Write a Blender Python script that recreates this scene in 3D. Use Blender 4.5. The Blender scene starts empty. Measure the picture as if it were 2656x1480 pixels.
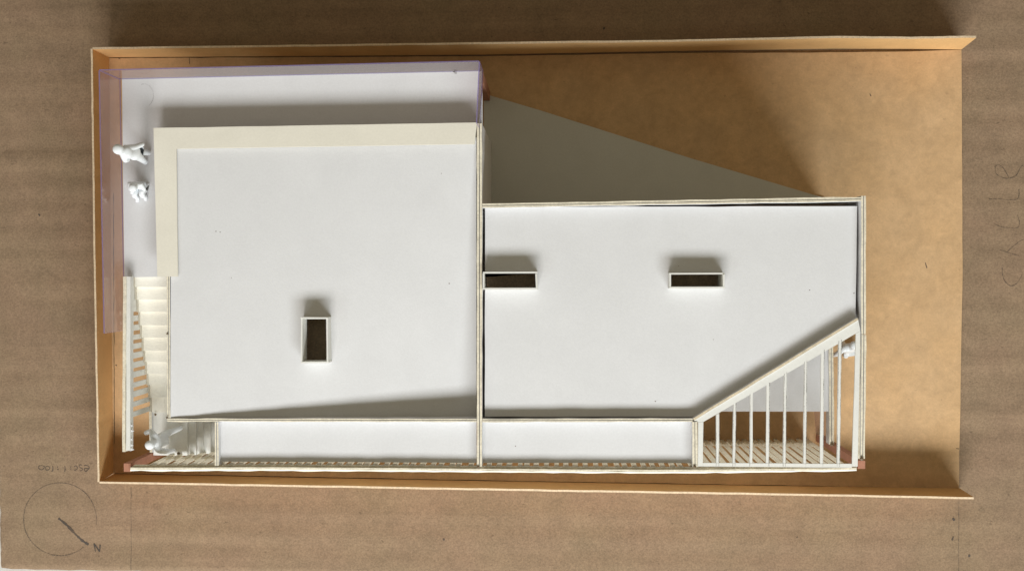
import bpy, bmesh, math, random
from mathutils import Vector, Matrix, Quaternion, noise as mn
random.seed(7)
sc = bpy.context.scene
COL = sc.collection
S = 0.01                       # the numbers below are centimetres of the real 1:100 card model

# ------------------------------------------------------------------ camera
W0, H0, F0 = 2656.0, 1480.0, 3248.0
PP = (1190.0, 790.0)           # principal point of the cropped phone picture
ND = (1430.0, 692.0)           # where the point straight below the phone lies
CH = 32.5                      # height of the phone over the site board, cm
_d = Vector((ND[0]-PP[0], -(ND[1]-PP[1]), -F0)).normalized()
CQ = _d.rotation_difference(Vector((0, 0, -1)))
cam_d = bpy.data.cameras.new('camera')
cam = bpy.data.objects.new('camera', cam_d); COL.objects.link(cam)
cam.location = (0, 0, CH*S)
cam.rotation_mode = 'QUATERNION'; cam.rotation_quaternion = CQ
cam_d.sensor_fit = 'HORIZONTAL'; cam_d.sensor_width = 36.0
cam_d.lens = F0*36.0/W0
cam_d.shift_x = (W0/2-PP[0])/W0
cam_d.shift_y = -(H0/2-PP[1])/W0
cam_d.clip_start = 0.005; cam_d.clip_end = 50
sc.camera = cam
CM = CQ.to_matrix()

def U(u, v, z=0.0):
    """point (cm) at height z seen at pixel (u,v) of the photograph"""
    w = CM @ Vector(((u-PP[0])/F0, -(v-PP[1])/F0, -1.0))
    k = (z-CH)/w.z
    return Vector((w.x*k, w.y*k, z))

# ------------------------------------------------------------------ light
world = bpy.data.worlds.new('World'); sc.world = world; world.use_nodes = True
bg = world.node_tree.nodes['Background']
bg.inputs[0].default_value = (1.0, 0.87, 0.60, 1); bg.inputs[1].default_value = 0.25
def window(name, x, y, z, w, h, power, col):
    l = bpy.data.lights.new(name, 'AREA'); l.shape = 'RECTANGLE'
    l.size = w*S; l.size_y = h*S; l.energy = power; l.color = col
    o = bpy.data.objects.new(name, l); COL.objects.link(o)
    o.location = Vector((x, y, z))*S
    d = (Vector((x*0.4, 0, 0)) - Vector((x, y, z))).normalized()
    o.rotation_euler = d.to_track_quat('-Z', 'Y').to_euler()
    return o
window('window_light', -10, -55, 46, 20, 19, 2.6, (1.0, 0.97, 0.95))
window('window_light', 20, -55, 46, 42, 19, 4.2, (0.93, 0.98, 1.0))
window('window_light', -38, -50, 42, 22, 19, 0.6, (0.85, 0.95, 1.0))

sc.view_settings.view_transform = 'Standard'; sc.view_settings.look = 'None'
sc.view_settings.exposure = 0.0; sc.view_settings.gamma = 1.0
sc.cycles.max_bounces = 12; sc.cycles.transparent_max_bounces = 16; sc.cycles.diffuse_bounces = 6

# ------------------------------------------------------------------ materials
def new_mat(name):
    m = bpy.data.materials.new(name); m.use_nodes = True
    nt = m.node_tree; b = nt.nodes['Principled BSDF']
    geo = nt.nodes.new('ShaderNodeNewGeometry')
    mp = nt.nodes.new('ShaderNodeVectorMath'); mp.operation = 'SCALE'; mp.inputs[3].default_value = 100
    nt.links.new(geo.outputs['Position'], mp.inputs[0])
    return m, nt, b, mp.outputs[0]
def noise_n(nt, vec, scale, detail=3, rough=0.55, dist=0.0, stretch=None):
    if stretch:
        m = nt.nodes.new('ShaderNodeVectorMath'); m.operation = 'MULTIPLY'
        m.inputs[1].default_value = stretch; nt.links.new(vec, m.inputs[0]); vec = m.outputs[0]
    n = nt.nodes.new('ShaderNodeTexNoise'); n.inputs['Scale'].default_value = scale
    n.inputs['Detail'].default_value = detail; n.inputs['Roughness'].default_value = rough
    n.inputs['Distortion'].default_value = dist
    nt.links.new(vec, n.inputs['Vector']); return n.outputs['Fac']
def ramp(nt, fac, stops):
    r = nt.nodes.new('ShaderNodeValToRGB'); e = r.color_ramp.elements
    while len(e) < len(stops): e.new(0.5)
    for el, (p, c) in zip(e, stops):
        el.position = p; el.color = (c[0], c[1], c[2], 1)
    nt.links.new(fac, r.inputs[0]); return r.outputs[0]
def mixc(nt, a, b, fac=1.0, mode='MULTIPLY'):
    m = nt.nodes.new('ShaderNodeMix'); m.data_type = 'RGBA'; m.blend_type = mode
    if isinstance(fac, float): m.inputs[0].default_value = fac
    else: nt.links.new(fac, m.inputs[0])
    for s, v in ((6, a), (7, b)):
        if isinstance(v, tuple): m.inputs[s].default_value = (*v, 1)
        else: nt.links.new(v, m.inputs[s])
    return m.outputs[2]
def g(v): return (v, v, v)
def bump(nt, b, h, strength, dist):
    n = nt.nodes.new('ShaderNodeBump'); n.inputs['Strength'].default_value = strength
    n.inputs['Distance'].default_value = dist*S
    nt.links.new(h, n.inputs['Height']); nt.links.new(n.outputs[0], b.inputs['Normal'])
def card(name, col, mottle=0.05, grain=0.03, mscale=1.1, rough=0.85, flecks=0.0, tint=None, bstr=0.25, lines=0.0, cloud=0.0, glow=0.0, cscale=0.75):
    m, nt, b, P = new_mat(name)
    f1 = noise_n(nt, P, mscale, 5, 0.6, 0.4)
    c = mixc(nt, col, ramp(nt, f1, [(0.3, g(1-mottle*2)), (0.7, g(1.0+mottle))]))
    f2 = noise_n(nt, P, 22, 2, 0.6)
    c = mixc(nt, c, ramp(nt, f2, [(0.3, g(1-grain*2)), (0.7, g(1+grain))]))
    if cloud:
        f6 = noise_n(nt, P, cscale, 7, 0.68, 0.6)
        c = mixc(nt, c, ramp(nt, f6, [(0.36, g(1-cloud)), (0.5, g(1.0)), (0.64, g(1+cloud))]))
        f7 = noise_n(nt, P, cscale*3.1, 5, 0.65, 0.4)
        c = mixc(nt, c, ramp(nt, f7, [(0.38, g(1-cloud*0.7)), (0.64, g(1+cloud*0.6))]))
    if lines:
        f8 = noise_n(nt, P, 1.0, 4, 0.6, 0.15, (0.05, 1.5, 1))
        c = mixc(nt, c, ramp(nt, f8, [(0.36, g(1-lines)), (0.50, g(1.0)), (0.53, g(1-lines*0.4)), (0.66, g(1+lines*0.8))]))
    if tint:
        f4 = noise_n(nt, P, mscale*0.6, 3, 0.5)
        c = mixc(nt, c, ramp(nt, f4, [(0.35, (1, 1, 1)), (0.7, tint)]))
    if flecks:
        f3 = noise_n(nt, P, 7, 2, 0.7, 0.2, (0.7, 1.3, 1))
        c = mixc(nt, c, ramp(nt, f3, [(0.24, g(1-flecks)), (0.33, g(1))]))
        f5 = noise_n(nt, P, 5.3, 3, 0.75, 1.0, (1.5, 0.8, 1))
        c = mixc(nt, c, ramp(nt, f5, [(0.72, g(1)), (0.80, g(1+flecks*0.5))]))
    nt.links.new(c, b.inputs['Base Color']); b.inputs['Roughness'].default_value = rough
    b.inputs['Specular IOR Level'].default_value = 0.25
    bump(nt, b, noise_n(nt, P, 30, 3, 0.6), bstr, 0.01)
    if glow:                                             # thin card lets some window light through
        tl = nt.nodes.new('ShaderNodeBsdfTranslucent'); nt.links.new(c, tl.inputs[0])
        mx = nt.nodes.new('ShaderNodeMixShader'); mx.inputs[0].default_value = glow
        nt.links.new(b.outputs[0], mx.inputs[1]); nt.links.new(tl.outputs[0], mx.inputs[2])
        nt.links.new(mx.outputs[0], nt.nodes['Material Output'].inputs[0])
    return m
M = {}
M['kraft'] = card('kraft_paper', (0.61, 0.395, 0.205), 0.03, 0.035, 1.0, 0.8, 0.20, (0.97, 1.0, 1.06), cloud=0.075, cscale=1.7)
M['kraft_wall'] = card('kraft_strip', (0.72, 0.45, 0.20), 0.05, 0.03, 1.2, 0.75, 0.08)
M['kraft_edge'] = card('kraft_cut_edge', (0.80, 0.63, 0.44), 0.06, 0.10, 4.0, 0.9)
M['board'] = card('corrugated_liner', (0.310, 0.210, 0.136), 0.03, 0.10, 0.9, 0.88, 0.32, (0.95, 1.0, 0.97), 0.6, lines=0.09, cloud=0.06, cscale=1.8)
M['white'] = card('white_card', (0.685, 0.685, 0.69), 0.012, 0.016, 1.0, 0.8, cloud=0.010, cscale=0.5)
M['bright'] = card('bright_white_card', (0.84, 0.835, 0.79), 0.02, 0.02, 2.0, 0.8, glow=0.15)
M['step'] = card('stair_card', (0.90, 0.87, 0.78), 0.02, 0.02, 2.0, 0.7)
M['tan'] = card('tan_cut_edge', (0.66, 0.56, 0.40), 0.10, 0.08, 5.0, 0.9)
M['cream'] = card('cream_card', (0.77, 0.735, 0.635), 0.02, 0.015, 1.2, 0.8)
M['edge'] = card('cut_card_edge', (0.78, 0.715, 0.57), 0.09, 0.08, 5.0, 0.9)
M['slat'] = card('cut_card_slat', (0.88, 0.84, 0.74), 0.03, 0.04, 4.0, 0.9, glow=0.5)
M['terra'] = card('terracotta_card', (0.43, 0.20, 0.13), 0.06, 0.04, 3.0, 0.7)
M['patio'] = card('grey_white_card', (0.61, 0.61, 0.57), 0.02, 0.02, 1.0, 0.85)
M['figure'] = card('white_plastic', (0.80, 0.83, 0.85), 0.01, 0.01, 4.0, 0.35)
M['table'] = card('pale_tabletop', (0.62, 0.60, 0.57), 0.08, 0.05, 0.6, 0.6)
M['glue'] = card('dried_glue', (0.16, 0.11, 0.06), 0.1, 0.1, 6, 0.4)  # also colours the specks and the dark crease line
def pencil_mat(name, lo, hi, strength=0.85):
    m, nt, b, P = new_mat(name)
    b.inputs['Base Color'].default_value = (0.075, 0.06, 0.05, 1); b.inputs['Roughness'].default_value = 0.6
    f = noise_n(nt, P, 26, 3, 0.7)
    r = ramp(nt, f, [(lo, g(0.0)), (hi, g(strength))])
    f2 = noise_n(nt, P, 1.6, 2, 0.5)
    r2 = ramp(nt, f2, [(0.30, g(0.45)), (0.6, g(1.0))])
    r = mixc(nt, r, r2)
    tr = nt.nodes.new('ShaderNodeBsdfTransparent'); mx = nt.nodes.new('ShaderNodeMixShader')
    nt.links.new(r, mx.inputs[0]); nt.links.new(tr.outputs[0], mx.inputs[1]); nt.links.new(b.outputs[0], mx.inputs[2])
    nt.links.new(mx.outputs[0], nt.nodes['Material Output'].inputs[0])
    return m
M['pencil'] = pencil_mat('pencil_graphite', 0.28, 0.6, 0.72)
M['pencil_dark'] = pencil_mat('pencil_graphite_dark', 0.10, 0.45, 0.9)
M['pencil_faint'] = pencil_mat('pencil_graphite_faint', 0.35, 0.8, 0.55)
def acetate(name, tr_col, dif_col, dif):
    m = bpy.data.materials.new(name); m.use_nodes = True; nt = m.node_tree
    nt.nodes.remove(nt.nodes['Principled BSDF'])
    t = nt.nodes.new('ShaderNodeBsdfTransparent'); t.inputs[0].default_value = (*tr_col, 1)
    d = nt.nodes.new('ShaderNodeBsdfDiffuse'); d.inputs[0].default_value = (*dif_col, 1)
    tl = nt.nodes.new('ShaderNodeBsdfTranslucent'); tl.inputs[0].default_value = (*dif_col, 1)
    ad = nt.nodes.new('ShaderNodeMixShader'); ad.inputs[0].default_value = 0.5
    nt.links.new(d.outputs[0], ad.inputs[1]); nt.links.new(tl.outputs[0], ad.inputs[2])
    gl = nt.nodes.new('ShaderNodeBsdfGlossy'); gl.inputs['Roughness'].default_value = 0.03
    a = nt.nodes.new('ShaderNodeMixShader'); a.inputs[0].default_value = dif
    nt.links.new(t.outputs[0], a.inputs[1]); nt.links.new(ad.outputs[0], a.inputs[2])
    lw = nt.nodes.new('ShaderNodeLayerWeight'); lw.inputs[0].default_value = 0.5
    def mth(op, x, y):
        q = nt.nodes.new('ShaderNodeMath'); q.operation = op
        for i, v in enumerate((x, y)):
            if isinstance(v, float): q.inputs[i].default_value = v
            else: nt.links.new(v, q.inputs[i])
        return q.outputs[0]
    gm_ = nt.nodes.new('ShaderNodeNewGeometry')
    k = mth('POWER', lw.outputs['Facing'], 5.0)
    k = mth('ADD', mth('MULTIPLY', k, 0.75), 0.04)
    k = mth('MULTIPLY', k, mth('SUBTRACT', 1.0, gm_.outputs['Backfacing']))
    b = nt.nodes.new('ShaderNodeMixShader'); nt.links.new(k, b.inputs[0])
    nt.links.new(a.outputs[0], b.inputs[1]); nt.links.new(gl.outputs[0], b.inputs[2])
    nt.links.new(b.outputs[0], nt.nodes['Material Output'].inputs[0]); return m
M['acetate'] = acetate('lavender_acetate', (0.955, 0.905, 0.93), (0.74, 0.69, 0.76), 0.10)
M['acetate_edge'] = acetate('lavender_acetate_edge', (0.55, 0.48, 0.80), (0.42, 0.36, 0.72), 0.55)

# ------------------------------------------------------------------ objects
WORG = {}
class MB:
    def __init__(s): s.v = []; s.f = []; s.m = []
    def add(s, vs, fs, mi=0):
        n = len(s.v); s.v += [Vector(v) for v in vs]; s.f += [tuple(n+i for i in f) for f in fs]; s.m += [mi]*len(fs)
        return s
    def prism(s, top, zb, mi=0, ms=None):
        """polygon TOP (list of Vector, own z) dropped vertically to ZB (number) or by a list"""
        n = len(top); bot = [Vector((p.x, p.y, (zb[i] if isinstance(zb, list) else zb))) for i, p in enumerate(top)]
        ms = mi if ms is None else ms
        a = sum(top[i].x*top[(i+1) % n].y-top[(i+1) % n].x*top[i].y for i in range(n))
        if a < 0: top = top[::-1]; bot = bot[::-1]
        k = len(s.v); s.v += [p.copy() for p in top]+bot
        s.f.append(tuple(range(k, k+n))); s.m.append(mi)
        s.f.append(tuple(range(k+2*n-1, k+n-1, -1))); s.m.append(ms)
        for i in range(n):
            j = (i+1) % n
            s.f.append((k+i, k+n+i, k+n+j, k+j)); s.m.append(ms)
        return s
    def box(s, a, b, mi=0):
        return s.prism([Vector((a[0], a[1], b[2])), Vector((b[0], a[1], b[2])), Vector((b[0], b[1], b[2])), Vector((a[0], b[1], b[2]))], a[2], mi)
    def build(s, name, mats, parent=None, smooth=False, label=None):
        if not isinstance(mats, (list, tuple)): mats = [mats]
        xs = [v.x for v in s.v]; ys = [v.y for v in s.v]; zs = [v.z for v in s.v]
        org = Vector(((min(xs)+max(xs))/2, (min(ys)+max(ys))/2, min(zs)))
        me = bpy.data.meshes.new(name)
        me.from_pydata([((v-org)*S)[:] for v in s.v], [], s.f)
        for m in mats: me.materials.append(m)
        if len(mats) > 1:
            for p, mi in zip(me.polygons, s.m): p.material_index = mi
        if smooth:
            for p in me.polygons: p.use_smooth = True
        me.update()
        o = bpy.data.objects.new(name, me); COL.objects.link(o)
        place(o, org, parent)
        if label: o['label'] = label
        return o
def place(o, org, parent=None):
    WORG[o.name] = org.copy()
    if parent: o.parent = parent; o.location = (org-WORG[parent.name])*S
    else: o.location = org*S
def thing(name, org, label, cat, group=None):
    o = bpy.data.objects.new(name, None); COL.objects.link(o); o.empty_display_size = 0.01
    place(o, org); tag(o, label, cat, group); return o
def tag(o, label, cat, group=None):
    o['label'] = label; o['category'] = cat
    if group: o['group'] = group
    return o
def rough_line(pts, step=0.35, amp=0.005, ends=False):
    """subdivide an open polyline of Vectors and jitter it sideways a little (hand-cut edge)"""
    out = [pts[0].copy()]
    for a, b in zip(pts, pts[1:]):
        L = (b-a).length; n = max(1, int(L/step)); d = (b-a).normalized(); side = Vector((-d.y, d.x, 0))
        for i in range(1, n+1):
            p = a.lerp(b, i/n)
            if i < n: p = p+side*random.gauss(0, amp)
            out.append(p)
    return out
def rough_poly(pts, step=0.35, amp=0.005):
    return rough_line(pts+[pts[0]], step, amp)[:-1]

def plywall(mb, a, b, w, zb, plies=2, mi=0, mside=1, groove=0.014, dz=0.012, amp=0.004, step=0.3):
    """upright board between top points a,b (Vector cm), total width w, as plies glued side by side"""
    d = (b-a); d.z = 0; L = d.length; d.normalize(); s = Vector((-d.y, d.x, 0))
    tw = (w-groove*(plies-1))/plies
    n = max(1, int(L/step))
    for k in range(plies):
        off = -w/2 + k*(tw+groove)
        z = random.uniform(-dz, 0)
        rows = []
        for i in range(n+1):
            p = a.lerp(b, i/n)
            j1 = random.gauss(0, amp); j2 = random.gauss(0, amp*0.6); jz = z+random.gauss(0, amp*0.8)
            o1 = off+(j1 if k == 0 else j2*0.4); o2 = off+tw+(j1 if k == plies-1 else j2*0.4)
            rows.append((p+s*o1+Vector((0, 0, jz)), p+s*o2+Vector((0, 0, jz))))
        vs = []
        for (p, q) in rows: vs += [p, q, Vector((p.x, p.y, zb)), Vector((q.x, q.y, zb))]
        top = []; side = []
        for i in range(n):
            e = 4*i; h = e+4
            top.append((e, h, h+1, e+1)); side.append((e+2, e+3, h+3, h+2))
            side.append((e, e+2, h+2, h)); side.append((e+1, h+1, h+3, e+3))
        side.append((0, 1, 3, 2)); e = 4*n; side.append((e, e+2, e+3, e+1))
        mb.add(vs, top, mi); mb.add(vs, side, mside)

def ribbon(mb, pts, w, z=0.0, jit=0.0):
    """flat pencil stroke"""
    n = len(pts); vs = []
    for i, p in enumerate(pts):
        a = pts[max(0, i-1)]; b = pts[min(n-1, i+1)]; d = (b-a); d.z = 0
        if d.length < 1e-6: d = Vector((1, 0, 0))
        d.normalize(); s = Vector((-d.y, d.x, 0)); ww = w*(1+random.uniform(-jit, jit))/2
        vs += [p+s*ww+Vector((0, 0, z)), p-s*ww+Vector((0, 0, z))]
    mb.add(vs, [(2*i, 2*i+1, 2*i+3, 2*i+2) for i in range(n-1)])
def curve(pts, n=8):
    """Catmull-Rom through pixel points"""
    P = [pts[0]]+list(pts)+[pts[-1]]; out = []
    for i in range(1, len(P)-2):
        p0, p1, p2, p3 = [Vector((*q, 0)) for q in P[i-1:i+3]]
        for k in range(n):
            t = k/n
            out.append(0.5*((2*p1)+(-p0+p2)*t+(2*p0-5*p1+4*p2-p3)*t*t+(-p0+3*p1-3*p2+p3)*t**3))
    out.append(Vector((*pts[-1], 0))); return [(q.x, q.y) for q in out]
ZB = -0.06                      # top of the corrugated board; the kraft sheet on it ends at z = 0

# ------------------------------------------------------------------ setting: the table
t = MB(); t.box((-60, -45, -1.6), (60, 45, -0.62)); o = t.build('table_top', M['table']); o['kind'] = 'structure'

# ------------------------------------------------------------------ corrugated board with its dents
c0 = -14.83; cb = -8.13
board = thing('cardboard_sheet', Vector((0, 0, -0.6)), 'large brown corrugated cardboard sheet with pencil notes under the whole model', 'cardboard')
creaseA = U(100, 391, ZB).y; creaseB = U(100, 1446, ZB).y
def board_z(x, y):
    a = 0.0075*math.sin(y*2*math.pi/0.66+0.7*mn.noise(Vector((x*0.15, y*0.3, 0))))*(0.6+0.9*abs(mn.noise(Vector((x*0.12, y*0.5, 3)))))
    a += 0.012*mn.noise(Vector((x*0.25, y*0.6, 9)))
    if x < -11:
        k = min(1, (-11-x)/0.8+0.4)
        a -= k*0.034/(1+math.exp(-(y-creaseA)/0.045))-k*0.034/(1+math.exp(-(y-creaseA-0.9)/0.3))
    k = max(0, min(1, (-8-x)/3)); a -= k*0.022/(1+math.exp(-(y-creaseB)/0.06))-k*0.022/(1+math.exp(-(y-creaseB-0.8)/0.25))
    return ZB+a*(0.0 if (-11.75 < x < 10.4 and -5.7 < y < 5.6) else 1.0)-0.004
ys = []; y = cb
while y < 12: ys.append(y); y += 0.085
xs = [c0+(20-c0)*i/110 for i in range(111)]
vs = []; fs = []
for j, y in enumerate(ys):
    for i, x in enumerate(xs):
        xx = x+(0.03*mn.noise(Vector((0, y*3.1, 5)))+0.015*mn.noise(Vector((0, y*9, 2))) if i == 0 else 0)
        yy = y+(0.03*mn.noise(Vector((x*2.2, 0, 8))) if j == 0 else 0)
        z = board_z(xx, yy)
        if i == 0: z -= 0.05
        if j == 0: z -= 0.06+0.02*mn.noise(Vector((x*3, 0, 1)))
        vs.append(Vector((xx, yy, z)))
nx = len(xs)
for j in range(len(ys)-1):
    for i in range(nx-1): fs.append((j*nx+i, j*nx+i+1, (j+1)*nx+i+1, (j+1)*nx+i))
MB().add(vs, fs).build('top_liner', M['board'], board, smooth=True)
fl = MB(); fvs = []; n = 900                            # fluting seen at the cut front edge
for i in range(n+1):
    x = c0+(20-c0)*i/n; zz = -0.33+0.21*math.sin(x*2*math.pi/0.66)
    fvs += [Vector((x, cb+0.02, zz)), Vector((x, cb+3, zz))]
fl.add(fvs, [(2*i, 2*i+2, 2*i+3, 2*i+1) for i in range(n)]).build('fluting', M['board'], board, smooth=True)
bl = MB(); bl.box((c0, cb, -0.61), (20, 12, -0.57)); bl.build('bottom_liner', M['board'], board)
bl = MB(); bl.box((c0+0.03, cb+0.1, -0.57), (c0+0.3, 12, -0.1)); bl.build('side_edge', M['board'], board)

def stroke(name, polys, w, mat, z=ZB, smooth=True, label=None):
    mb = MB()
    for p in polys:
        q = curve(p, 6) if smooth and len(p) > 2 else p
        pts = [U(a, b, z) for a, b in q]
        if not smooth or len(p) == 2: pts = rough_line(pts, 0.12, 0.002)
        ribbon(mb, [Vector((v.x, v.y, board_z(v.x, v.y)+0.008 if z == ZB else z+0.004)) for v in pts], w, 0, 0.35)
    return mb.build(name, M[mat], board if z == ZB else site, label=label)
circ = []
for k in range(0, 318, 6):
    a = math.radians(k+42 if k < 316 else k+42)
    circ.append((155.5+94.5*math.cos(a), 1345.5+94.5*math.sin(a)))
arc1 = [(155.5+94.5*math.cos(math.radians(a)), 1345.5+94.5*math.sin(math.radians(a))) for a in range(112, 371, 6)]
arc2 = [(155.5+94.5*math.cos(math.radians(a)), 1345.5+94.5*math.sin(math.radians(a))) for a in range(50, 113, 6)]
stroke('compass_circle', [arc1, arc2], 0.020, 'pencil')
stroke('north_needle', [[(151, 1343), (175, 1363), (200, 1389), (214, 1402), (229, 1412)]], 0.062, 'pencil_dark')
stroke('letter_n', [[(247, 1430), (243, 1409)], [(243, 1409), (258, 1430)], [(258, 1430), (259, 1412)]], 0.030, 'pencil_dark', smooth=False)
def zz(pts): return [(90+x/17.173, 1195+y/17.173) for x, y in pts]
note = [zz([(270, 200), (180, 230), (160, 300), (230, 370), (300, 390), (380, 350), (430, 280), (400, 220), (290, 200)]),
        zz([(500, 240), (480, 330), (520, 400), (640, 370), (660, 280), (590, 230), (500, 240)]),
        zz([(800, 225), (810, 330), (800, 420), (750, 460)]),
        zz([(1010, 245), (1030, 275)]), zz([(1010, 370), (1060, 380)]),
        zz([(1340, 210), (1355, 340), (1335, 480)]),
        zz([(1600, 250), (1600, 275)]), zz([(1610, 340), (1600, 370)]),
        zz([(1760, 245), (1830, 215), (1890, 250), (1890, 350), (1830, 395), (1760, 400)]),
        zz([(2110, 190), (2030, 170), (1975, 230), (2040, 300), (2130, 350), (2100, 410), (2010, 435)]),
        zz([(2200, 200), (2290, 190), (2390, 225), (2430, 320), (2330, 325), (2220, 325), (2220, 400), (2265, 470), (2350, 400), (2430, 320)])]
stroke('scale_note', note, 0.020, 'pencil_dark')
def z2(pts): return [(2540+x/3.776, 400+y/3.776) for x, y in pts]
st = [z2([(150, 125), (190, 105), (240, 140), (290, 230)]), z2([(160, 120), (165, 190), (230, 230), (290, 237), (360, 210), (400, 140), (430, 105)]),
      z2([(95, 440), (200, 440), (300, 448), (370, 440), (390, 400), (388, 345)]),
      z2([(150, 685), (220, 712), (300, 722), (370, 720), (395, 670), (370, 590)]),
      z2([(200, 935), (290, 965), (390, 995)]), z2([(270, 960), (330, 905), (400, 850), (438, 835)]),
      z2([(225, 1110), (228, 1180), (255, 1250), (310, 1288), (370, 1260), (420, 1180)])]
stroke('street_note', st, 0.018, 'pencil')
stroke('boundary_line', [[(340, 1262), (339.5, 1480)]], 0.014, 'pencil')
stroke('boundary_line', [[(2487, 1296), (2486, 1480)]], 0.014, 'pencil')
for _q in ([[(2471, 1342), (2475, 1349)], [(2473, 1390), (2469, 1400)], [(2515, 1437), (2513, 1443)], [(2067, 1391), (2069, 1393)], [(100, 555), (104, 560)], [(1150, 1395), (1152, 1400)], [(1565, 72), (1568, 76)]]): stroke('pencil_stain', [_q], 0.045, 'pencil_dark')

# ------------------------------------------------------------------ site: kraft sheet and folded strip walls
site = thing('site_enclosure', Vector((0, 0, ZB)), 'kraft paper plot tray with low strip walls on three sides and an open right side', 'tray')
KB = [U(283, 151), U(1248, 146.5), U(1740, 138), U(2000, 137), U(2200, 136), U(2360, 134), U(2494, 130), U(2497, 700), U(2487, 1265), U(1400, 1247), U(294, 1226), U(288, 700)]
def sheetz(p): return Vector((p.x, p.y, 0))
gp = rough_poly(KB, 0.4, 0.004)
MB().prism([sheetz(p) for p in gp], ZB+0.012).build('ground_sheet', M['kraft'], site)
def strip(name, base, top, zt, gap=None, thick=0.05, outward=None):
    """folded paper wall: BASE pixels at z=0, TOP pixels at ZT (list); THICK outwards"""
    n = len(base); N = 60
    def lerp_list(px, t):
        k = t*(len(px)-1); i = min(int(k), len(px)-2); f = k-i
        return tuple(a+(b-a)*f for a, b in zip(px[i], px[i+1]))
    vs = []; ft = []; fs_ = []
    for i in range(N+1):
        t = i/N; bu, bv = lerp_list(base, t); tu, tv = lerp_list(top, t); z = lerp_list([(q,) for q in zt], t)[0]+random.gauss(0, 0.003)
        b = U(bu, bv, 0.0); q = U(tu, tv, z); q += Vector((random.gauss(0, 0.003), random.gauss(0, 0.003), 0))
        o = outward*thick
        vs += [Vector((b.x, b.y, ZB+0.01)), q, q+o+Vector((0, 0, -0.004)), Vector((b.x, b.y, ZB+0.01))+o]
    side = []; tops = []
    for i in range(N):
        a = 4*i; c = a+4
        side += [(a, c, c+1, a+1), (a+2, c+2, c+3, a+3), (a+3, c+3, c, a)]
        tops += [(a+1, c+1, c+2, a+2)]
    tops += [(0, 1, 2, 3), (4*N+3, 4*N+2, 4*N+1, 4*N)]
    mb = MB(); mb.add(vs, side, 0); mb.add(vs, tops, 1)
    return mb.build(name, [M['kraft_wall'], M['kraft_edge']], site)
strip('strip_wall', [(283, 149), (286, 420), (288, 700), (291, 960), (294, 1226)], [(240, 127), (244, 400), (248, 690), (253, 960), (258, 1249)], [1.2, 1.22, 1.22, 1.2, 1.2], outward=Vector((-1, 0, 0)))
strip('strip_wall', [(283, 149), (765, 146), (1248, 142), (1740, 132.5), (2166, 126), (2360, 126.5), (2494, 129)],
      [(240, 128), (765, 122), (1248, 115), (1740, 109), (2166, 99), (2360, 101), (2532, 98)], [1.2, 1.22, 1.25, 1.3, 1.4, 1.42, 1.35], outward=Vector((0, 1, 0)))
strip('strip_wall', [(294, 1228), (840, 1239), (1400, 1249), (1950, 1258), (2489, 1265)], [(258, 1247.5), (840, 1258), (1400, 1268), (1950, 1277), (2526, 1288)], [1.2, 1.2, 1.2, 1.15, 1.1], outward=Vector((0, -1, 0)))
for _q in ([[(491, 149), (492, 166)], [(307, 151), (312, 153)], [(2400, 681), (2404, 695)], [(2480, 1162), (2487, 1163)], [(2256, 243), (2259, 250)], [(300, 945), (303, 948)]]): stroke('pencil_tick', [_q], 0.022, 'pencil_dark', z=0.0)
gc = MB()
pts = [U(x, y, 0.0) for x, y in [(294.5, 500), (295, 720), (296, 945), (297, 1150)]]
ribbon(gc, [Vector((p.x, p.y, 0.004)) for p in rough_line(pts, 0.15, 0.004)], 0.018, 0, 0.5); gc.build('crease_line', M['glue'], site)  # dark line drawn along the crease at the left wall

# ------------------------------------------------------------------ the card patio sheet beside the house
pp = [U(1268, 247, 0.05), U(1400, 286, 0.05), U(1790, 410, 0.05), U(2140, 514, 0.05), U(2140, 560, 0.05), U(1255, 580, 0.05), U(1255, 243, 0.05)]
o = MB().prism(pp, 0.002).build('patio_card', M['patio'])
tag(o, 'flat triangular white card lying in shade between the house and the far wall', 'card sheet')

# ------------------------------------------------------------------ the house
ZW, ZD, ZC, ZL, ZS = 4.5, 4.1, 4.56, 2.75, 4.26     # wall tops, deck, cap, landing, side strips
house = thing('house_model', Vector((0, 0, 0)), 'white card scale model of a two storey house with slatted screens and an outdoor stair', 'scale model')
def wall(name, a, b, wpx, ztop, zb, plies=2, parent=None, top='edge', **k):
    A = U(a[0], a[1], ztop); B = U(b[0], b[1], ztop); mb = MB()
    plywall(mb, A, B, wpx*(CH-ztop)/F0, zb, plies, **k)
    return mb.build(name, [M[top], M['white']], parent or house)
wall('dividing_wall', (1243.5, 320), (1243.5, 1209), 13, ZW, 0.06)
wall('outer_wall', (1251, 533.5), (2234, 516), 11, ZW, 0.06)
wall('outer_wall', (2240, 508), (2240, 866), 12, ZW, 0.06)
wall('outer_wall', (436.5, 700), (438, 1083), 9, ZW, 0.06)
wall('outer_wall', (433, 1088.5), (1236, 1089.5), 8, ZW, 0.06)
wall('outer_wall', (1251, 1090), (1797, 1089), 8, ZW, 0.06)
wall('outer_wall', (412, 343), (1236, 329), 8, ZC-0.06, 0.06)
wall('outer_wall', (415, 343), (421, 700), 8, ZC-0.06, 0.06)
wall('angled_wall', (2225, 826.5), (1799, 1087.5), 6, ZW, 2.02, plies=1, top='tan')
wall('outer_wall', (561.5, 1094), (562, 1207), 9, ZW-0.04, 0.06, plies=2)
wall('outer_wall', (1802, 1093), (1803, 1210), 13, ZW, 0.06)
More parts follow.
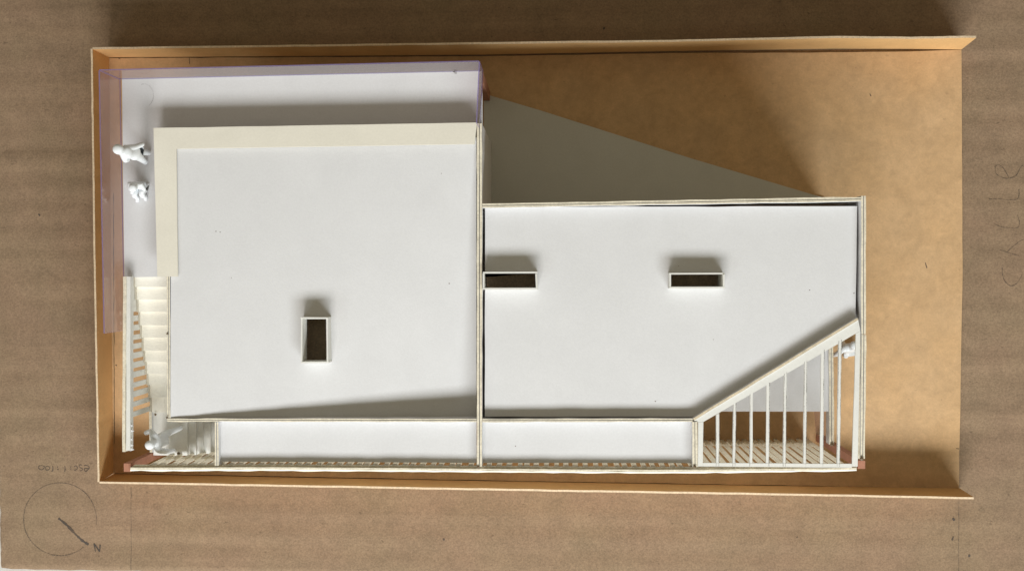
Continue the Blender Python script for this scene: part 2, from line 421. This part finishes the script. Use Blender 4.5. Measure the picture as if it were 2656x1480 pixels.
# roof lids --------------------------------------------------------
def skylight(px, ztop, zbot, th, skew=0.0):
    (x0, y0, x1, y1) = px
    a = U(x0, y0, ztop); b = U(x1, y0-skew, ztop); c = U(x1, y1, ztop); d = U(x0, y1-skew*0.3, ztop)
    return a, b, c, d
def roof_sheet(name, uv2p, us, vs_, holes, thick):
    """grid sheet with rectangular holes; uv2p(u,v) gives the top point"""
    P = {}; V = []
    def idx(i, j, lo):
        k = (i, j, lo)
        if k not in P:
            p = uv2p(us[i], vs_[j]).copy()
            if lo: p.z -= thick
            P[k] = len(V); V.append(p)
        return P[k]
    solid = set()
    for i in range(len(us)-1):
        for j in range(len(vs_)-1):
            cu = (us[i]+us[i+1])/2; cv = (vs_[j]+vs_[j+1])/2
            if not any(h[0] < cu < h[2] and h[1] < cv < h[3] for h in holes): solid.add((i, j))
    F = []
    for (i, j) in solid:
        F.append((idx(i, j, 0), idx(i, j+1, 0), idx(i+1, j+1, 0), idx(i+1, j, 0)))
        F.append((idx(i, j, 1), idx(i+1, j, 1), idx(i+1, j+1, 1), idx(i, j+1, 1)))
        for (di, dj, a, b) in ((-1, 0, (i, j), (i, j+1)), (1, 0, (i+1, j+1), (i+1, j)), (0, -1, (i+1, j), (i, j)), (0, 1, (i, j+1), (i+1, j+1))):
            if (i+di, j+dj) not in solid:
                F.append((idx(*a, 0), idx(*a, 1), idx(*b, 1), idx(*b, 0)))
    return V, F
def axis(a, b, n, extra):
    s = sorted(set([a+(b-a)*i/n for i in range(n+1)]+list(extra))); return s
def tall_z(u, v):
    s = (u-443)/(1235-443); t = (v-352)/(1083-352)
    s = max(0, min(1, s)); t = max(0, min(1, t))
    nw, ne, sw, se = 4.49, 4.44, 4.47, 3.98
    return (nw*(1-s)+ne*s)*(1-t)+(sw*(1-s)+se*s)*t
def tall_p(u, v):
    jx = 0
    return U(u, v, tall_z(u, v))
tall_hole = (790, 827, 846, 936)
V_, F_ = roof_sheet('roof', tall_p, axis(443, 1235.5, 16, tall_hole[::2]), axis(356, 1082, 16, tall_hole[1::2]), [tall_hole], 0.05)
roof_tall = MB().add(V_, F_).build('roof', M['white'], house, label='large white sagging roof card of the taller left part')
ZR = 4.29
def poly_with_holes(name, outer, holes, thick, mat, parent, label=None):
    bm = bmesh.new(); es = []
    for loop in [outer]+holes:
        vs = [bm.verts.new(p) for p in loop]
        es += [bm.edges.new((vs[i], vs[(i+1) % len(vs)])) for i in range(len(vs))]
    r = bmesh.ops.triangle_fill(bm, edges=es, use_beauty=True, use_dissolve=False)
    bmesh.ops.recalc_face_normals(bm, faces=bm.faces)
    if sum(f.normal.z for f in bm.faces) < 0:
        bmesh.ops.reverse_faces(bm, faces=bm.faces)
    bm.verts.index_update()
    V = [v.co.copy() for v in bm.verts]; F = [tuple(v.index for v in f.verts) for f in bm.faces]
    bedges = [e for e in bm.edges if len(e.link_faces) == 1]; n = len(V)
    V2 = V+[v+Vector((0, 0, -thick)) for v in V]
    F2 = F+[tuple(i+n for i in reversed(f)) for f in F]
    for e in bedges:
        f = e.link_faces[0]; lo = [l for l in f.loops if l.edge == e][0]
        a = lo.vert.index; b = lo.link_loop_next.vert.index
        F2.append((b, a, a+n, b+n))
    bm.free()
    return MB().add(V2, F2).build(name, mat, parent, label=label)
def rect_hole(px, ztop, zr, m):
    """rectangle straight below the skylight box, in the roof plane"""
    a, b, c, d = skylight(px, ztop, 0, 0)
    return [Vector((a.x+m, a.y-m, zr)), Vector((b.x-m, b.y-m, zr)), Vector((c.x-m, c.y+m, zr)), Vector((d.x+m, d.y+m, zr))]
SK = [((780, 822, 851, 941), 4.70), ((1252, 704.5, 1394, 751), 4.62), ((1737, 707, 1880, 748), 4.62)]
outer = rough_poly([U(x, y, ZR) for x, y in [(1258, 537), (2223, 534.5), (2219, 828), (1800, 1080), (1257.5, 1080)]], 0.5, 0.003)
roof_low = poly_with_holes('roof', outer, [rect_hole(SK[1][0], 4.62, ZR, 0.03), rect_hole(SK[2][0], 4.62, ZR, 0.03)], 0.05, M['white'], house, 'white roof card of the right part with a cut corner')
def add_skylight(px, zt, zroof, roofz_low, th, label):
    a, b, c, d = skylight(px, zt, 0, 0)
    org = Vector(((a.x+c.x)/2, (a.y+c.y)/2, roofz_low))
    mb = MB()
    e = bpy.data.objects.new('skylight', None); COL.objects.link(e); e.empty_display_size = 0.005
    place(e, org, house); e['label'] = label
    def j(): return Vector((random.gauss(0, 0.005), random.gauss(0, 0.005), random.gauss(0, 0.008)))
    for (p, q, inn) in ((a, b, Vector((0, -1, 0))), (b, c, Vector((-1, 0, 0))), (c, d, Vector((0, 1, 0))), (d, a, Vector((1, 0, 0)))):
        p_, q_ = p+j(), q+j()
        dd = (q_-p_).normalized()
        if abs(inn.x) > 0: p_ = p_-dd*(th+0.002)*-1; q_ = q_-dd*(th+0.002)
        MB().prism([p_, q_, q_+inn*th, p_+inn*th], roofz_low).build('panel', M['bright'], e)
add_skylight(SK[0][0], SK[0][1], 0, 4.17, 0.034, 'upright open skylight box in the left roof')
add_skylight(SK[1][0], SK[1][1], 0, 3.75, 0.038, 'low open skylight box touching the dividing wall')
add_skylight(SK[2][0], SK[2][1], 0, 3.75, 0.034, 'low open skylight box in the middle of the right roof')
# tray strips between inner wall and slatted front -----------------
for (pts, z) in (([(566, 1090), (1236, 1091), (1236, 1199), (571, 1196)], ZS), ([(1250, 1091), (1796, 1091), (1794, 1200), (1251, 1199.5)], ZS)):
    MB().prism(rough_poly([U(x, y, z) for x, y in pts], 0.5, 0.003), z-0.05).build('side_roof', M['white'], house)
MB().prism(rough_poly([U(x, y, ZC) for x, y in [(398, 332), (1237, 318), (1231, 374), (457, 386), (461, 717), (408, 717)]], 0.5, 0.002), ZC-0.05).build('roof_edge_cap', M['cream'], house, label='cream L shaped card strip along two roof edges')
# deck --------------------------------------------------------------
MB().prism(rough_poly([U(x, y, ZD) for x, y in [(316, 203), (1250, 184), (1252, 345), (425, 360), (431, 717), (322.5, 719)]], 0.6, 0.002), ZD-0.1).build('deck', M['white'], house)
# added cards inside, set high to lighten what shows down the skylights
for fp in ([(-8.7, -3.4), (-1.75, -3.4), (-1.75, 3.1), (-8.7, 3.1)], [(-1.5, -3.35), (3.05, -3.35), (6.6, -1.2), (6.6, 1.3), (-1.5, 1.3)]):
    mb = MB(); mb.prism([Vector((x, y, 3.26)) for x, y in fp], 3.20); mb.build('skylight_backing', M['kraft_edge'], house)
# terracotta posts
def post(px, z0, z1, at):
    (x0, y0, x1, y1) = px; a = U(x0, y0, at); b = U(x1, y1, at)
    mb = MB(); mb.box((min(a.x, b.x), min(a.y, b.y), z0), (max(a.x, b.x), max(a.y, b.y), z1)); return mb.build('corner_post', M['terra'], house)
post((321, 1201, 339, 1222.5), 0.004, 4.32, 4.32)
post((2225, 1194, 2244, 1215), 0.004, 4.4, 4.4)
post((1255, 238, 1271, 262), 0.004, 4.0, 0.0)
# balustrade ----------------------------------------------------------
bal = bpy.data.objects.new('balustrade', None); COL.objects.link(bal); bal.empty_display_size = 0.01
place(bal, Vector((-9.5, 4.4, ZD)), house); bal['label'] = 'clear lavender acetate balustrade round the roof deck'
ZT = 5.42
def pane(pts, zb):
    """pts: two top pixels; thin upright sheet"""
    a = U(pts[0][0], pts[0][1], ZT); b = U(pts[1][0], pts[1][1], ZT)
    d = (b-a).normalized(); s = Vector((-d.y, d.x, 0))*0.012
    n = 12
    vs = []; side = []; top = []
    for i in range(n+1):
        p = a.lerp(b, i/n)+Vector((0, 0, random.gauss(0, 0.003)))
        for q in (p-s, p+s, Vector((p.x, p.y, zb))-s, Vector((p.x, p.y, zb))+s): vs.append(q)
    for i in range(n):
        e = 4*i; h = e+4
        top.append((e, h, h+1, e+1)); side += [(e, e+2, h+2, h), (e+1, h+1, h+3, e+3)]
        top.append((e+2, e+3, h+3, h+2))
    top += [(0, 1, 3, 2), (4*n, 4*n+2, 4*n+3, 4*n+1)]
    mb = MB(); mb.add(vs, side, 0); mb.add(vs, top, 1)
    mb.build('pane', [M['acetate'], M['acetate_edge']], bal)
pane([(257, 183.5), (270, 864)], ZD-0.02)
pane([(258, 182), (1242, 159)], ZD+0.003)
pane([(1243.5, 160), (1236, 318)], ZD+0.003)
cm = MB(); cp = []                                   # small pencil c on the acetate
for (u, v) in curve([(1186, 180), (1179, 182), (1177, 187), (1180, 191), (1185, 191)], 5):
    z = 4.3
    lo, hi = 4.1, 5.5
    for _ in range(40):
        z = (lo+hi)/2
        if U(u, v, z).y > 4.412: lo = z
        else: hi = z
    cp.append(U(u, v, z))
vs = []
for i, p in enumerate(cp):
    a = cp[max(0, i-1)]; b = cp[min(len(cp)-1, i+1)]; d = (b-a).normalized(); q = Vector((-d.z, 0, d.x))*0.03
    vs += [p+q, p-q]
cm.add(vs, [(2*i, 2*i+1, 2*i+3, 2*i+2) for i in range(len(cp)-1)]).build('pencil_letter', M['pencil_dark'], bal)
am = MB(); ribbon(am, [U(374+24*math.cos(math.radians(a)), 248+30*math.sin(math.radians(a)), ZD+0.004) for a in range(-110, 60, 8)], 0.018, 0, 0.4)
am.build('pencil_arc', M['pencil_faint'], house)
# outdoor stair -------------------------------------------------------
stair = bpy.data.objects.new('staircase', None); COL.objects.link(stair); stair.empty_display_size = 0.01
place(stair, Vector((-9.2, -2, 0)), house)
XS = -9.66; XE = -8.80
ey = [716, 744, 777, 808.5, 843, 875, 909, 938, 969, 998, 1030, 1068]
stl = []
for i in range(11):
    z = ZD-0.1125*(i+1)
    y0 = U(380, ey[i], z+0.05).y+0.02; y1 = U(380, ey[i+1], z).y
    tilt = random.uniform(-0.012, 0.012)
    mb = MB(); mb.prism([Vector((XS, y0, z)), Vector((XE, y0, z)), Vector((XE, y1, z+tilt)), Vector((XS, y1, z+tilt))], z-0.16)
    mb.build('step', M['step'], stair); stl.append((y0, y1, z))
# sawtooth stringer on the open side
sv = []; 
for (y0, y1, z) in stl: sv += [(y0, z+0.05), (y1, z+0.05)]
low = [(y1, z-0.6) for (y0, y1, z) in stl][::-1]+[(stl[0][0], stl[0][2]-0.3)]
prof = sv+low; n = len(prof)
vs = [Vector((XS-0.028, a, b)) for a, b in prof]+[Vector((XS-0.002, a, b)) for a, b in prof]
MB().add(vs, [tuple(range(n)), tuple(range(2*n-1, n-1, -1))]+[(i, i+n, (i+1) % n+n, (i+1) % n) for i in range(n)]).build('stringer', M['slat'], stair)
yl0 = U(420, 1066, ZL).y; yl1 = U(420, 1180, ZL).y; xl1 = U(486, 1130, ZL).x
mb = MB(); mb.box((XS, yl1, ZL-0.1), (xl1, yl0, ZL)); mb.build('landing', M['bright'], stair)
yn = U(500, 1085, ZL).y
for i, (pa, pb) in enumerate(((486, 503), (503, 521), (521, 541), (541, 564))):
    z = ZL-0.11*(i+1); mb = MB(); mb.box((U(pa, 1130, z).x+0.003, yl1, z-0.14), (U(pb, 1130, z).x+0.05, yn, z)); mb.build('step', M['bright'], stair)
wall('landing_edge', (389, 1066), (392, 1173), 7, ZL+0.14, 0.06, plies=1, parent=stair)
# slatted screens -----------------------------------------------------
scr = bpy.data.objects.new('slatted_screen', None); COL.objects.link(scr); scr.empty_display_size = 0.01
place(scr, Vector((0, -4.47, 0)), house); scr['label'] = 'long slatted card screen along the near side of the house'
def yb(x):
    t = [(330, 1221), (700, 1220), (1200, 1223.6), (1500, 1226), (1700, 1227), (1900, 1225.5), (2222, 1221.5)]
    for (a, b), (c, d) in zip(t, t[1:]):
        if x <= c: return b+(d-b)*(x-a)/(c-a)
    return t[-1][1]
def longrail(name, o1, o2, z1, z2, zb, x0, x1, mat, parent, amp=0.004):
    """strip following the bowed top edge between pixel offsets o1..o2 above the outer edge"""
    mb = MB(); vs = []; n = int(abs(x1-x0)/28)
    for i in range(n+1):
        x = x0+(x1-x0)*i/n
        p = U(x, yb(x)-o1, z1); q = U(x, yb(x)-o2, z2)
        p.y += random.gauss(0, amp*0.5); q.y += random.gauss(0, amp); jz = random.gauss(0, 0.004)
        p.z += jz; q.z += jz
        vs += [p, q, Vector((p.x, p.y, zb)), Vector((q.x, q.y, zb))]
    f = []
    for i in range(n):
        e = 4*i; h = e+4
        f += [(e, e+1, h+1, h), (e+2, h+2, h+3, e+3), (e, h, h+2, e+2), (e+1, e+3, h+3, h+1)]
    f += [(0, 2, 3, 1), (4*n, 4*n+1, 4*n+3, 4*n+2)]
    mb.add(vs, f); return mb.build(name, M[mat], parent)
longrail('top_rail', 14.5, 10.0, 4.40, 4.40, 4.22, 345, 2222, 'edge', scr)
longrail('top_rail', 9.2, 4.4, 4.46, 4.46, 4.15, 338, 2222, 'edge', scr)
longrail('top_rail', 4.2, 0.0, 4.43, 4.36, 4.15, 338, 2222, 'cream', scr, 0.006)
slat_me = None
def slat_mesh(w, th, h, name='slat', mat='slat'):
    me = bpy.data.meshes.new(name)
    v = [(-w/2, -th/2, 0), (w/2, -th/2, 0), (w/2, th/2, 0), (-w/2, th/2, 0), (-w/2*0.96, -th/2, h), (w/2, -th/2, h), (w/2, th/2, h), (-w/2*0.96, th/2, h)]
    me.from_pydata([(a*S, b*S, c*S) for a, b, c in v], [], [(0, 3, 2, 1), (4, 5, 6, 7), (0, 1, 5, 4), (1, 2, 6, 5), (2, 3, 7, 6), (3, 0, 4, 7)])
    me.materials.append(M[mat]); return me
SMW = [slat_mesh(w, 0.04, 1.0, mat='bright') for w in (0.115, 0.125, 0.135)]
SM = [slat_mesh(w, 0.04, 1.0) for w in (0.10, 0.112, 0.124, 0.106)]
def slat(x, y, z0, z1, parent, rot=0, lean=0, pool=None):
    o = bpy.data.objects.new('slat', random.choice(pool or SM)); COL.objects.link(o)
    place(o, Vector((x, y, z0)), parent); o.scale = (1, 1, z1-z0); o.rotation_euler = (0, lean, rot); return o
px = 392.0
while px < 2205:
    p = U(px, yb(px)-13.0, 4.38)
    slat(p.x+random.gauss(0, 0.01), p.y+0.005, 0.004, 4.39, scr, 0, random.gauss(0, 0.0035))
    px += 25.0*random.uniform(0.93, 1.07)*(0.92 if px > 1830 else 1)
def rail(z0, z1, xa, xb, y, parent, th=0.014, mat='slat'):
    mb = MB(); mb.prism([Vector((xa, y-th/2, z1-0.12)), Vector((xb, y-th/2, z1-0.12)), Vector((xb, y+th/2, z1)), Vector((xa, y+th/2, z1))], z0); return mb.build('bottom_rail' if z0 < 1 else 'middle_rail', M[mat], parent)
ySc = U(1950, yb(1950)-13, 4.38).y
rail(0.004, 0.85, 3.55, 6.55, ySc-0.028, scr)
yS2 = U(470, yb(470)-13, 4.38).y
rail(2.85, 3.45, -9.3, -7.62, yS2-0.028, scr)
# left screen
scl = bpy.data.objects.new('slatted_screen', None); COL.objects.link(scl); scl.empty_display_size = 0.01
place(scl, Vector((-9.55, -2, 0)), house); scl['label'] = 'slatted card screen beside the stair, torn slats near the corner'
for (x, w, z, m) in ((322.8, 8, 4.44, 'edge'), (333, 11, 4.40, 'bright')):
    A = U(x, 717, z); B = U(x-2.5 if m == 'edge' else x-0.5, 1171 if m == 'edge' else 1168, z); mb = MB()
    plywall(mb, A, B, w*(CH-z)/F0, z-0.22, 1, amp=0.003); mb.build('top_rail', [M[m], M[m]], scl)
sp = MB(); sp.box((-9.73, U(330, 798, 4.3).y, 3.1), (-9.70, U(330, 722, 4.3).y, 4.34)); sp.build('side_panel', M['bright'], scl)
for k, yv in enumerate((802, 827, 851.5, 876.5, 900, 924, 949, 974, 1001, 1025, 1051, 1077)):
    p = U(334, yv, 4.3)
    zb = 4.05-(yv-716)*0.0040
    slat(-9.715, p.y, max(2.3, zb-0.5), 4.36, scl, math.pi/2, 0, SMW)
for yv in (1103, 1117, 1139, 1154, 1165, 1181-16):     # torn stubs
    a = U(338, yv-4, 4.36); b = U(338, yv+4, 4.36); c = a.lerp(b, 0.6)+Vector((0.055+random.random()*0.03, 0, -0.03))
    lo = Vector((0, 0, -0.03))
    MB().add([a, b, c, a+lo, b+lo, c+lo], [(0, 1, 2), (5, 4, 3), (0, 3, 4, 1), (1, 4, 5, 2), (2, 5, 3, 0)]).build('torn_slat', M['white'], scl)
# pergola ---------------------------------------------------------------
perg = bpy.data.objects.new('pergola', None); COL.objects.link(perg); perg.empty_display_size = 0.01
place(perg, Vector((5.5, -3.5, 4.4)), house); perg['label'] = 'flat triangular white card pergola of narrow bars'
ZP = 4.47
def plate(name, pts, z=ZP, mat='bright', th=0.05):
    MB().prism(rough_poly([U(x, y, z) for x, y in pts], 0.4, 0.0025), z-th).build(name, M[mat], perg)
plate('frame_bar', [(2226, 829), (2231.5, 857.5), (1825, 1093), (1811, 1094), (1800, 1090)])
plate('frame_bar', [(1811, 1094.5), (1824.5, 1093.5), (1823, 1208.5), (1810, 1208.5)])
plate('frame_bar', [(2220.5, 864.5), (2231.5, 858), (2224.5, 1209), (2210, 1209)])
plate('frame_bar', [(1823.4, 1199.5), (2209.6, 1202), (2209.6, 1212), (1823.4, 1208.6)])
pm = MB()
for (xt, yt, xb_) in ((1861.5, 1073, 1861), (1906, 1045, 1903.5), (1949, 1018.5, 1947.5), (1992.5, 993, 1991), (2037.5, 965, 2034), (2090, 934, 2087), (2134.5, 907, 2131), (2179, 881, 2174.5)):
    h = random.uniform(3.6, 4.4)
    plate('bar', [(xt-h, yt+h*0.6), (xt+h, yt-h*0.6), (xb_+h, 1201), (xb_-h, 1201)], ZP-0.004)
    for s in ((-h+0.8), (h-0.8)):
        if random.random() < 0.85:
            a = U(xt+s, yt-s*0.6+1, ZP); b = U(xb_+s, 1209 if random.random() < 0.7 else 1200, ZP)
            ribbon(pm, rough_line([Vector((a.x, a.y, ZP+0.003)), Vector((b.x, b.y, ZP+0.003))], 0.15, 0.002), 0.010, 0, 0.6)
pm.build('pencil_marks', M['pencil'], perg)
# right edge beam and lower rail over the terrace
wall('edge_beam', (2241, 868), (2238, 1189), 11, ZW, 4.28, parent=perg)
wall('edge_beam', (2229.5, 868), (2228, 1189), 6, 4.43, 4.28, plies=1, parent=perg)
sl = [U(x, y, 2.0) for x, y in [(1815, 1066), (2159, 1066.5), (2160, 850), (1815, 850)]]
MB().prism(sl, 1.93).build('terrace_slab', M['white'], house)
wall('terrace_rail', (2156, 880), (2157.5, 1152), 12, 2.05, 1.7, parent=house, plies=2)
A = U(2153, 1072, 1.9); B = U(2154, 1150, 1.68)
MB().prism([A, B, B+Vector((0.02, 0, 0)), A+Vector((0.02, 0, 0))], 0.004).build('window_pane', M['acetate'], house, label='clear sheet below the terrace rail')
# glue spots at the joints
for (x, y, z, q) in ((571, 602, 4.5, .8), (600, 720, 4.5, .6), (1145, 450, 4.5, .7), (1165, 735, 4.45, 1.0), (560, 600, 4.5, .9), (1700, 1040, ZR, 1.0), (2215, 760, ZR, .9), (1850, 880, ZR, .7), (2100, 752, ZR, .8), (1337, 1156, ZS, .9), (1760, 690, ZR, .6)):
    z0 = tall_z(x, y) if x < 1236 else z; c = U(x, y, z0+0.004); q *= 0.012
    MB().add([c+Vector((q*math.cos(k*1.26)*(1+.4*random.random()), q*math.sin(k*1.26), 0)) for k in range(5)]+[c+Vector((0, 0, q*0.7))], [(k, (k+1) % 5, 5) for k in range(5)]).build('dust_speck', M['glue'], house)
for (x, y, z, r) in ((2235, 1188, 4.52, .05), (1802, 1209, 4.52, .04), (1240, 1210, 4.52, .04), (2158, 1152, 2.07, .05), (403, 1074, 2.9, .035), (434, 865, 4.52, .03), (463, 1176, 2.76, .045), (495, 1180, 2.65, .03), (433, 1082, 4.53, .03)):
    c = U(x, y, z); n = 9; gm = MB()
    gm.add([c+Vector((r*(0.6+0.6*random.random())*math.cos(k*2*math.pi/n), r*(0.6+0.6*random.random())*math.sin(k*2*math.pi/n), 0)) for k in range(n)]+[c+Vector((0, 0, 0.015))], [(k, (k+1) % n, n) for k in range(n)])
    gm.build('glue_spot', M['glue'], house)

# ------------------------------------------------------------------ figurines
def figurine(joints, edges, radii, root, label, base):
    me = bpy.data.meshes.new('figurine'); org = base
    names = list(joints); V = [((joints[k]-org)*S)[:] for k in names]; idx = {k: i for i, k in enumerate(names)}
    me.from_pydata(V, [(idx[a], idx[b]) for a, b in edges], [])
    o = bpy.data.objects.new('person', me); COL.objects.link(o); place(o, org)
    sk = o.modifiers.new('skin', 'SKIN'); sk.use_smooth_shade = True
    for k in names:
        r = radii[k]; d = me.skin_vertices[0].data[idx[k]]
        d.radius = (r*S, r*S) if not isinstance(r, tuple) else (r[0]*S, r[1]*S)
        d.use_root = (k == root)
    sb = o.modifiers.new('sub', 'SUBSURF'); sb.levels = 2; sb.render_levels = 2
    me.materials.append(M['figure'])
    tag(o, label, 'figurine', 'white plastic figurines on the model'); return o
E_ = [('pel', 'chest'), ('chest', 'neck'), ('neck', 'head'), ('head', 'crown'), ('pel', 'hipL'), ('hipL', 'kneeL'), ('kneeL', 'ankL'), ('ankL', 'toeL'), ('pel', 'hipR'), ('hipR', 'kneeR'), ('kneeR', 'ankR'), ('ankR', 'toeR'),
      ('chest', 'shL'), ('shL', 'elL'), ('elL', 'haL'), ('chest', 'shR'), ('shR', 'elR'), ('elR', 'haR')]
R_ = dict(pel=(0.15, 0.11), chest=(0.17, 0.12), neck=0.08, head=0.135, crown=0.10, hipL=0.125, hipR=0.125, kneeL=0.09, kneeR=0.09, ankL=0.065, ankR=0.065, toeL=0.055, toeR=0.055, shL=0.09, shR=0.09, elL=0.066, elR=0.066, haL=0.06, haR=0.06)
def fig_local(base, ang, pose, label, sc_=1.0):
    """pose: joint -> (forward, left, up) cm"""
    f = Vector((math.cos(ang), math.sin(ang), 0)); l = Vector((-math.sin(ang), math.cos(ang), 0))
    J = {k: base+(f*p[0]+l*p[1])*sc_+Vector((0, 0, p[2]*sc_)) for k, p in pose.items()}
    return figurine(J, E_, {k: (tuple(q*sc_ for q in v) if isinstance(v, tuple) else v*sc_) for k, v in R_.items()}, 'pel', label, base)
walk = dict(pel=(0, 0, 0.92), chest=(0.05, 0, 1.25), neck=(0.08, 0, 1.48), head=(0.13, 0, 1.62), crown=(0.12, 0, 1.74),
            hipL=(0, 0.09, 0.84), kneeL=(0.2, 0.1, 0.5), ankL=(0.26, 0.1, 0.09), toeL=(0.4, 0.11, 0.04),
            hipR=(0, -0.09, 0.84), kneeR=(-0.04, -0.1, 0.46), ankR=(-0.28, -0.1, 0.13), toeR=(-0.17, -0.11, 0.04),
            shL=(0.04, 0.21, 1.38), elL=(-0.10, 0.32, 1.10), haL=(-0.14, 0.36, 0.82), shR=(0.04, -0.21, 1.38), elR=(0.14, -0.30, 1.10), haR=(0.38, -0.30, 0.95))
sit = dict(pel=(0, 0, 0.22), chest=(0.05, 0, 0.52), neck=(0.09, 0, 0.72), head=(0.14, 0, 0.84), crown=(0.15, 0, 0.95),
           hipL=(0.03, 0.10, 0.16), kneeL=(0.30, 0.12, 0.44), ankL=(0.32, 0.12, 0.09), toeL=(0.44, 0.13, 0.04),
           hipR=(0.03, -0.10, 0.16), kneeR=(0.32, -0.10, 0.42), ankR=(0.36, -0.11, 0.09), toeR=(0.50, -0.12, 0.04),
           shL=(0.04, 0.17, 0.64), elL=(0.14, 0.20, 0.46), haL=(0.26, 0.13, 0.52), shR=(0.04, -0.17, 0.64), elR=(0.16, -0.20, 0.44), haR=(0.28, -0.11, 0.50))
b1 = U(381, 405, ZD)
J1 = dict(head=U(306, 387, 5.66), crown=U(301, 385, 5.78), neck=U(314, 391, 5.48), chest=U(325, 394, 5.30), pel=U(347, 396, 4.95),
          shR=U(321, 404, 5.34), elR=U(325, 416, 5.08), haR=U(333, 413, 4.92), shL=U(328, 384, 5.32), elL=U(349, 382, 5.05), haL=U(373, 373, 4.80),
          hipL=U(352, 391, 4.85), kneeL=U(369, 394, 4.48), ankL=U(384, 396, 4.18), toeL=U(391, 397, 4.14),
          hipR=U(354, 401, 4.85), kneeR=U(366, 411, 4.48), ankR=U(376, 420, 4.18), toeR=U(382, 424, 4.14))
figurine(J1, E_, R_, 'pel', 'tall white figurine striding across the deck corner behind the acetate', b1)
b2 = U(371, 480, ZD)
fig_local(b2, math.radians(-95), sit, 'white figurine sitting low on the deck next to the cream strip', 0.82)
b3 = U(452, 1126, ZL)
fig_local(b3, math.radians(200), walk, 'white figurine standing on the stair landing in the near left corner', 0.95)
b4 = U(2178, 897, 0.0)
fig_local(b4, math.radians(95), walk, 'white figurine half hidden below the pergola beside the right edge', 1.0)
mb = MB(); a = U(2182, 893, 0.0); a2 = U(2222, 893, 0); q = U(2222, 918, 0.0); q2 = U(2182, 924, 0)
mb.prism([Vector((p.x, p.y, 0.30)) for p in (a, a2, q, q2)], 0.24)
bench = thing('bench', U(2200, 908, 0.0), 'small white card bench below the pergola next to the half hidden figurine', 'bench')
mb.build('seat', M['figure'], bench)
for p in ((a, a2), (q2, q)):
    c, d = p; s = Vector((0, -0.05 if p[0] is a else 0.05, 0))
    MB().prism([Vector((c.x+0.03, c.y, 0.239)), Vector((d.x-0.03, d.y, 0.239)), Vector((d.x-0.03, d.y, 0.239))+s, Vector((c.x+0.03, c.y, 0.239))+s], 0.004).build('leg', M['figure'], bench)
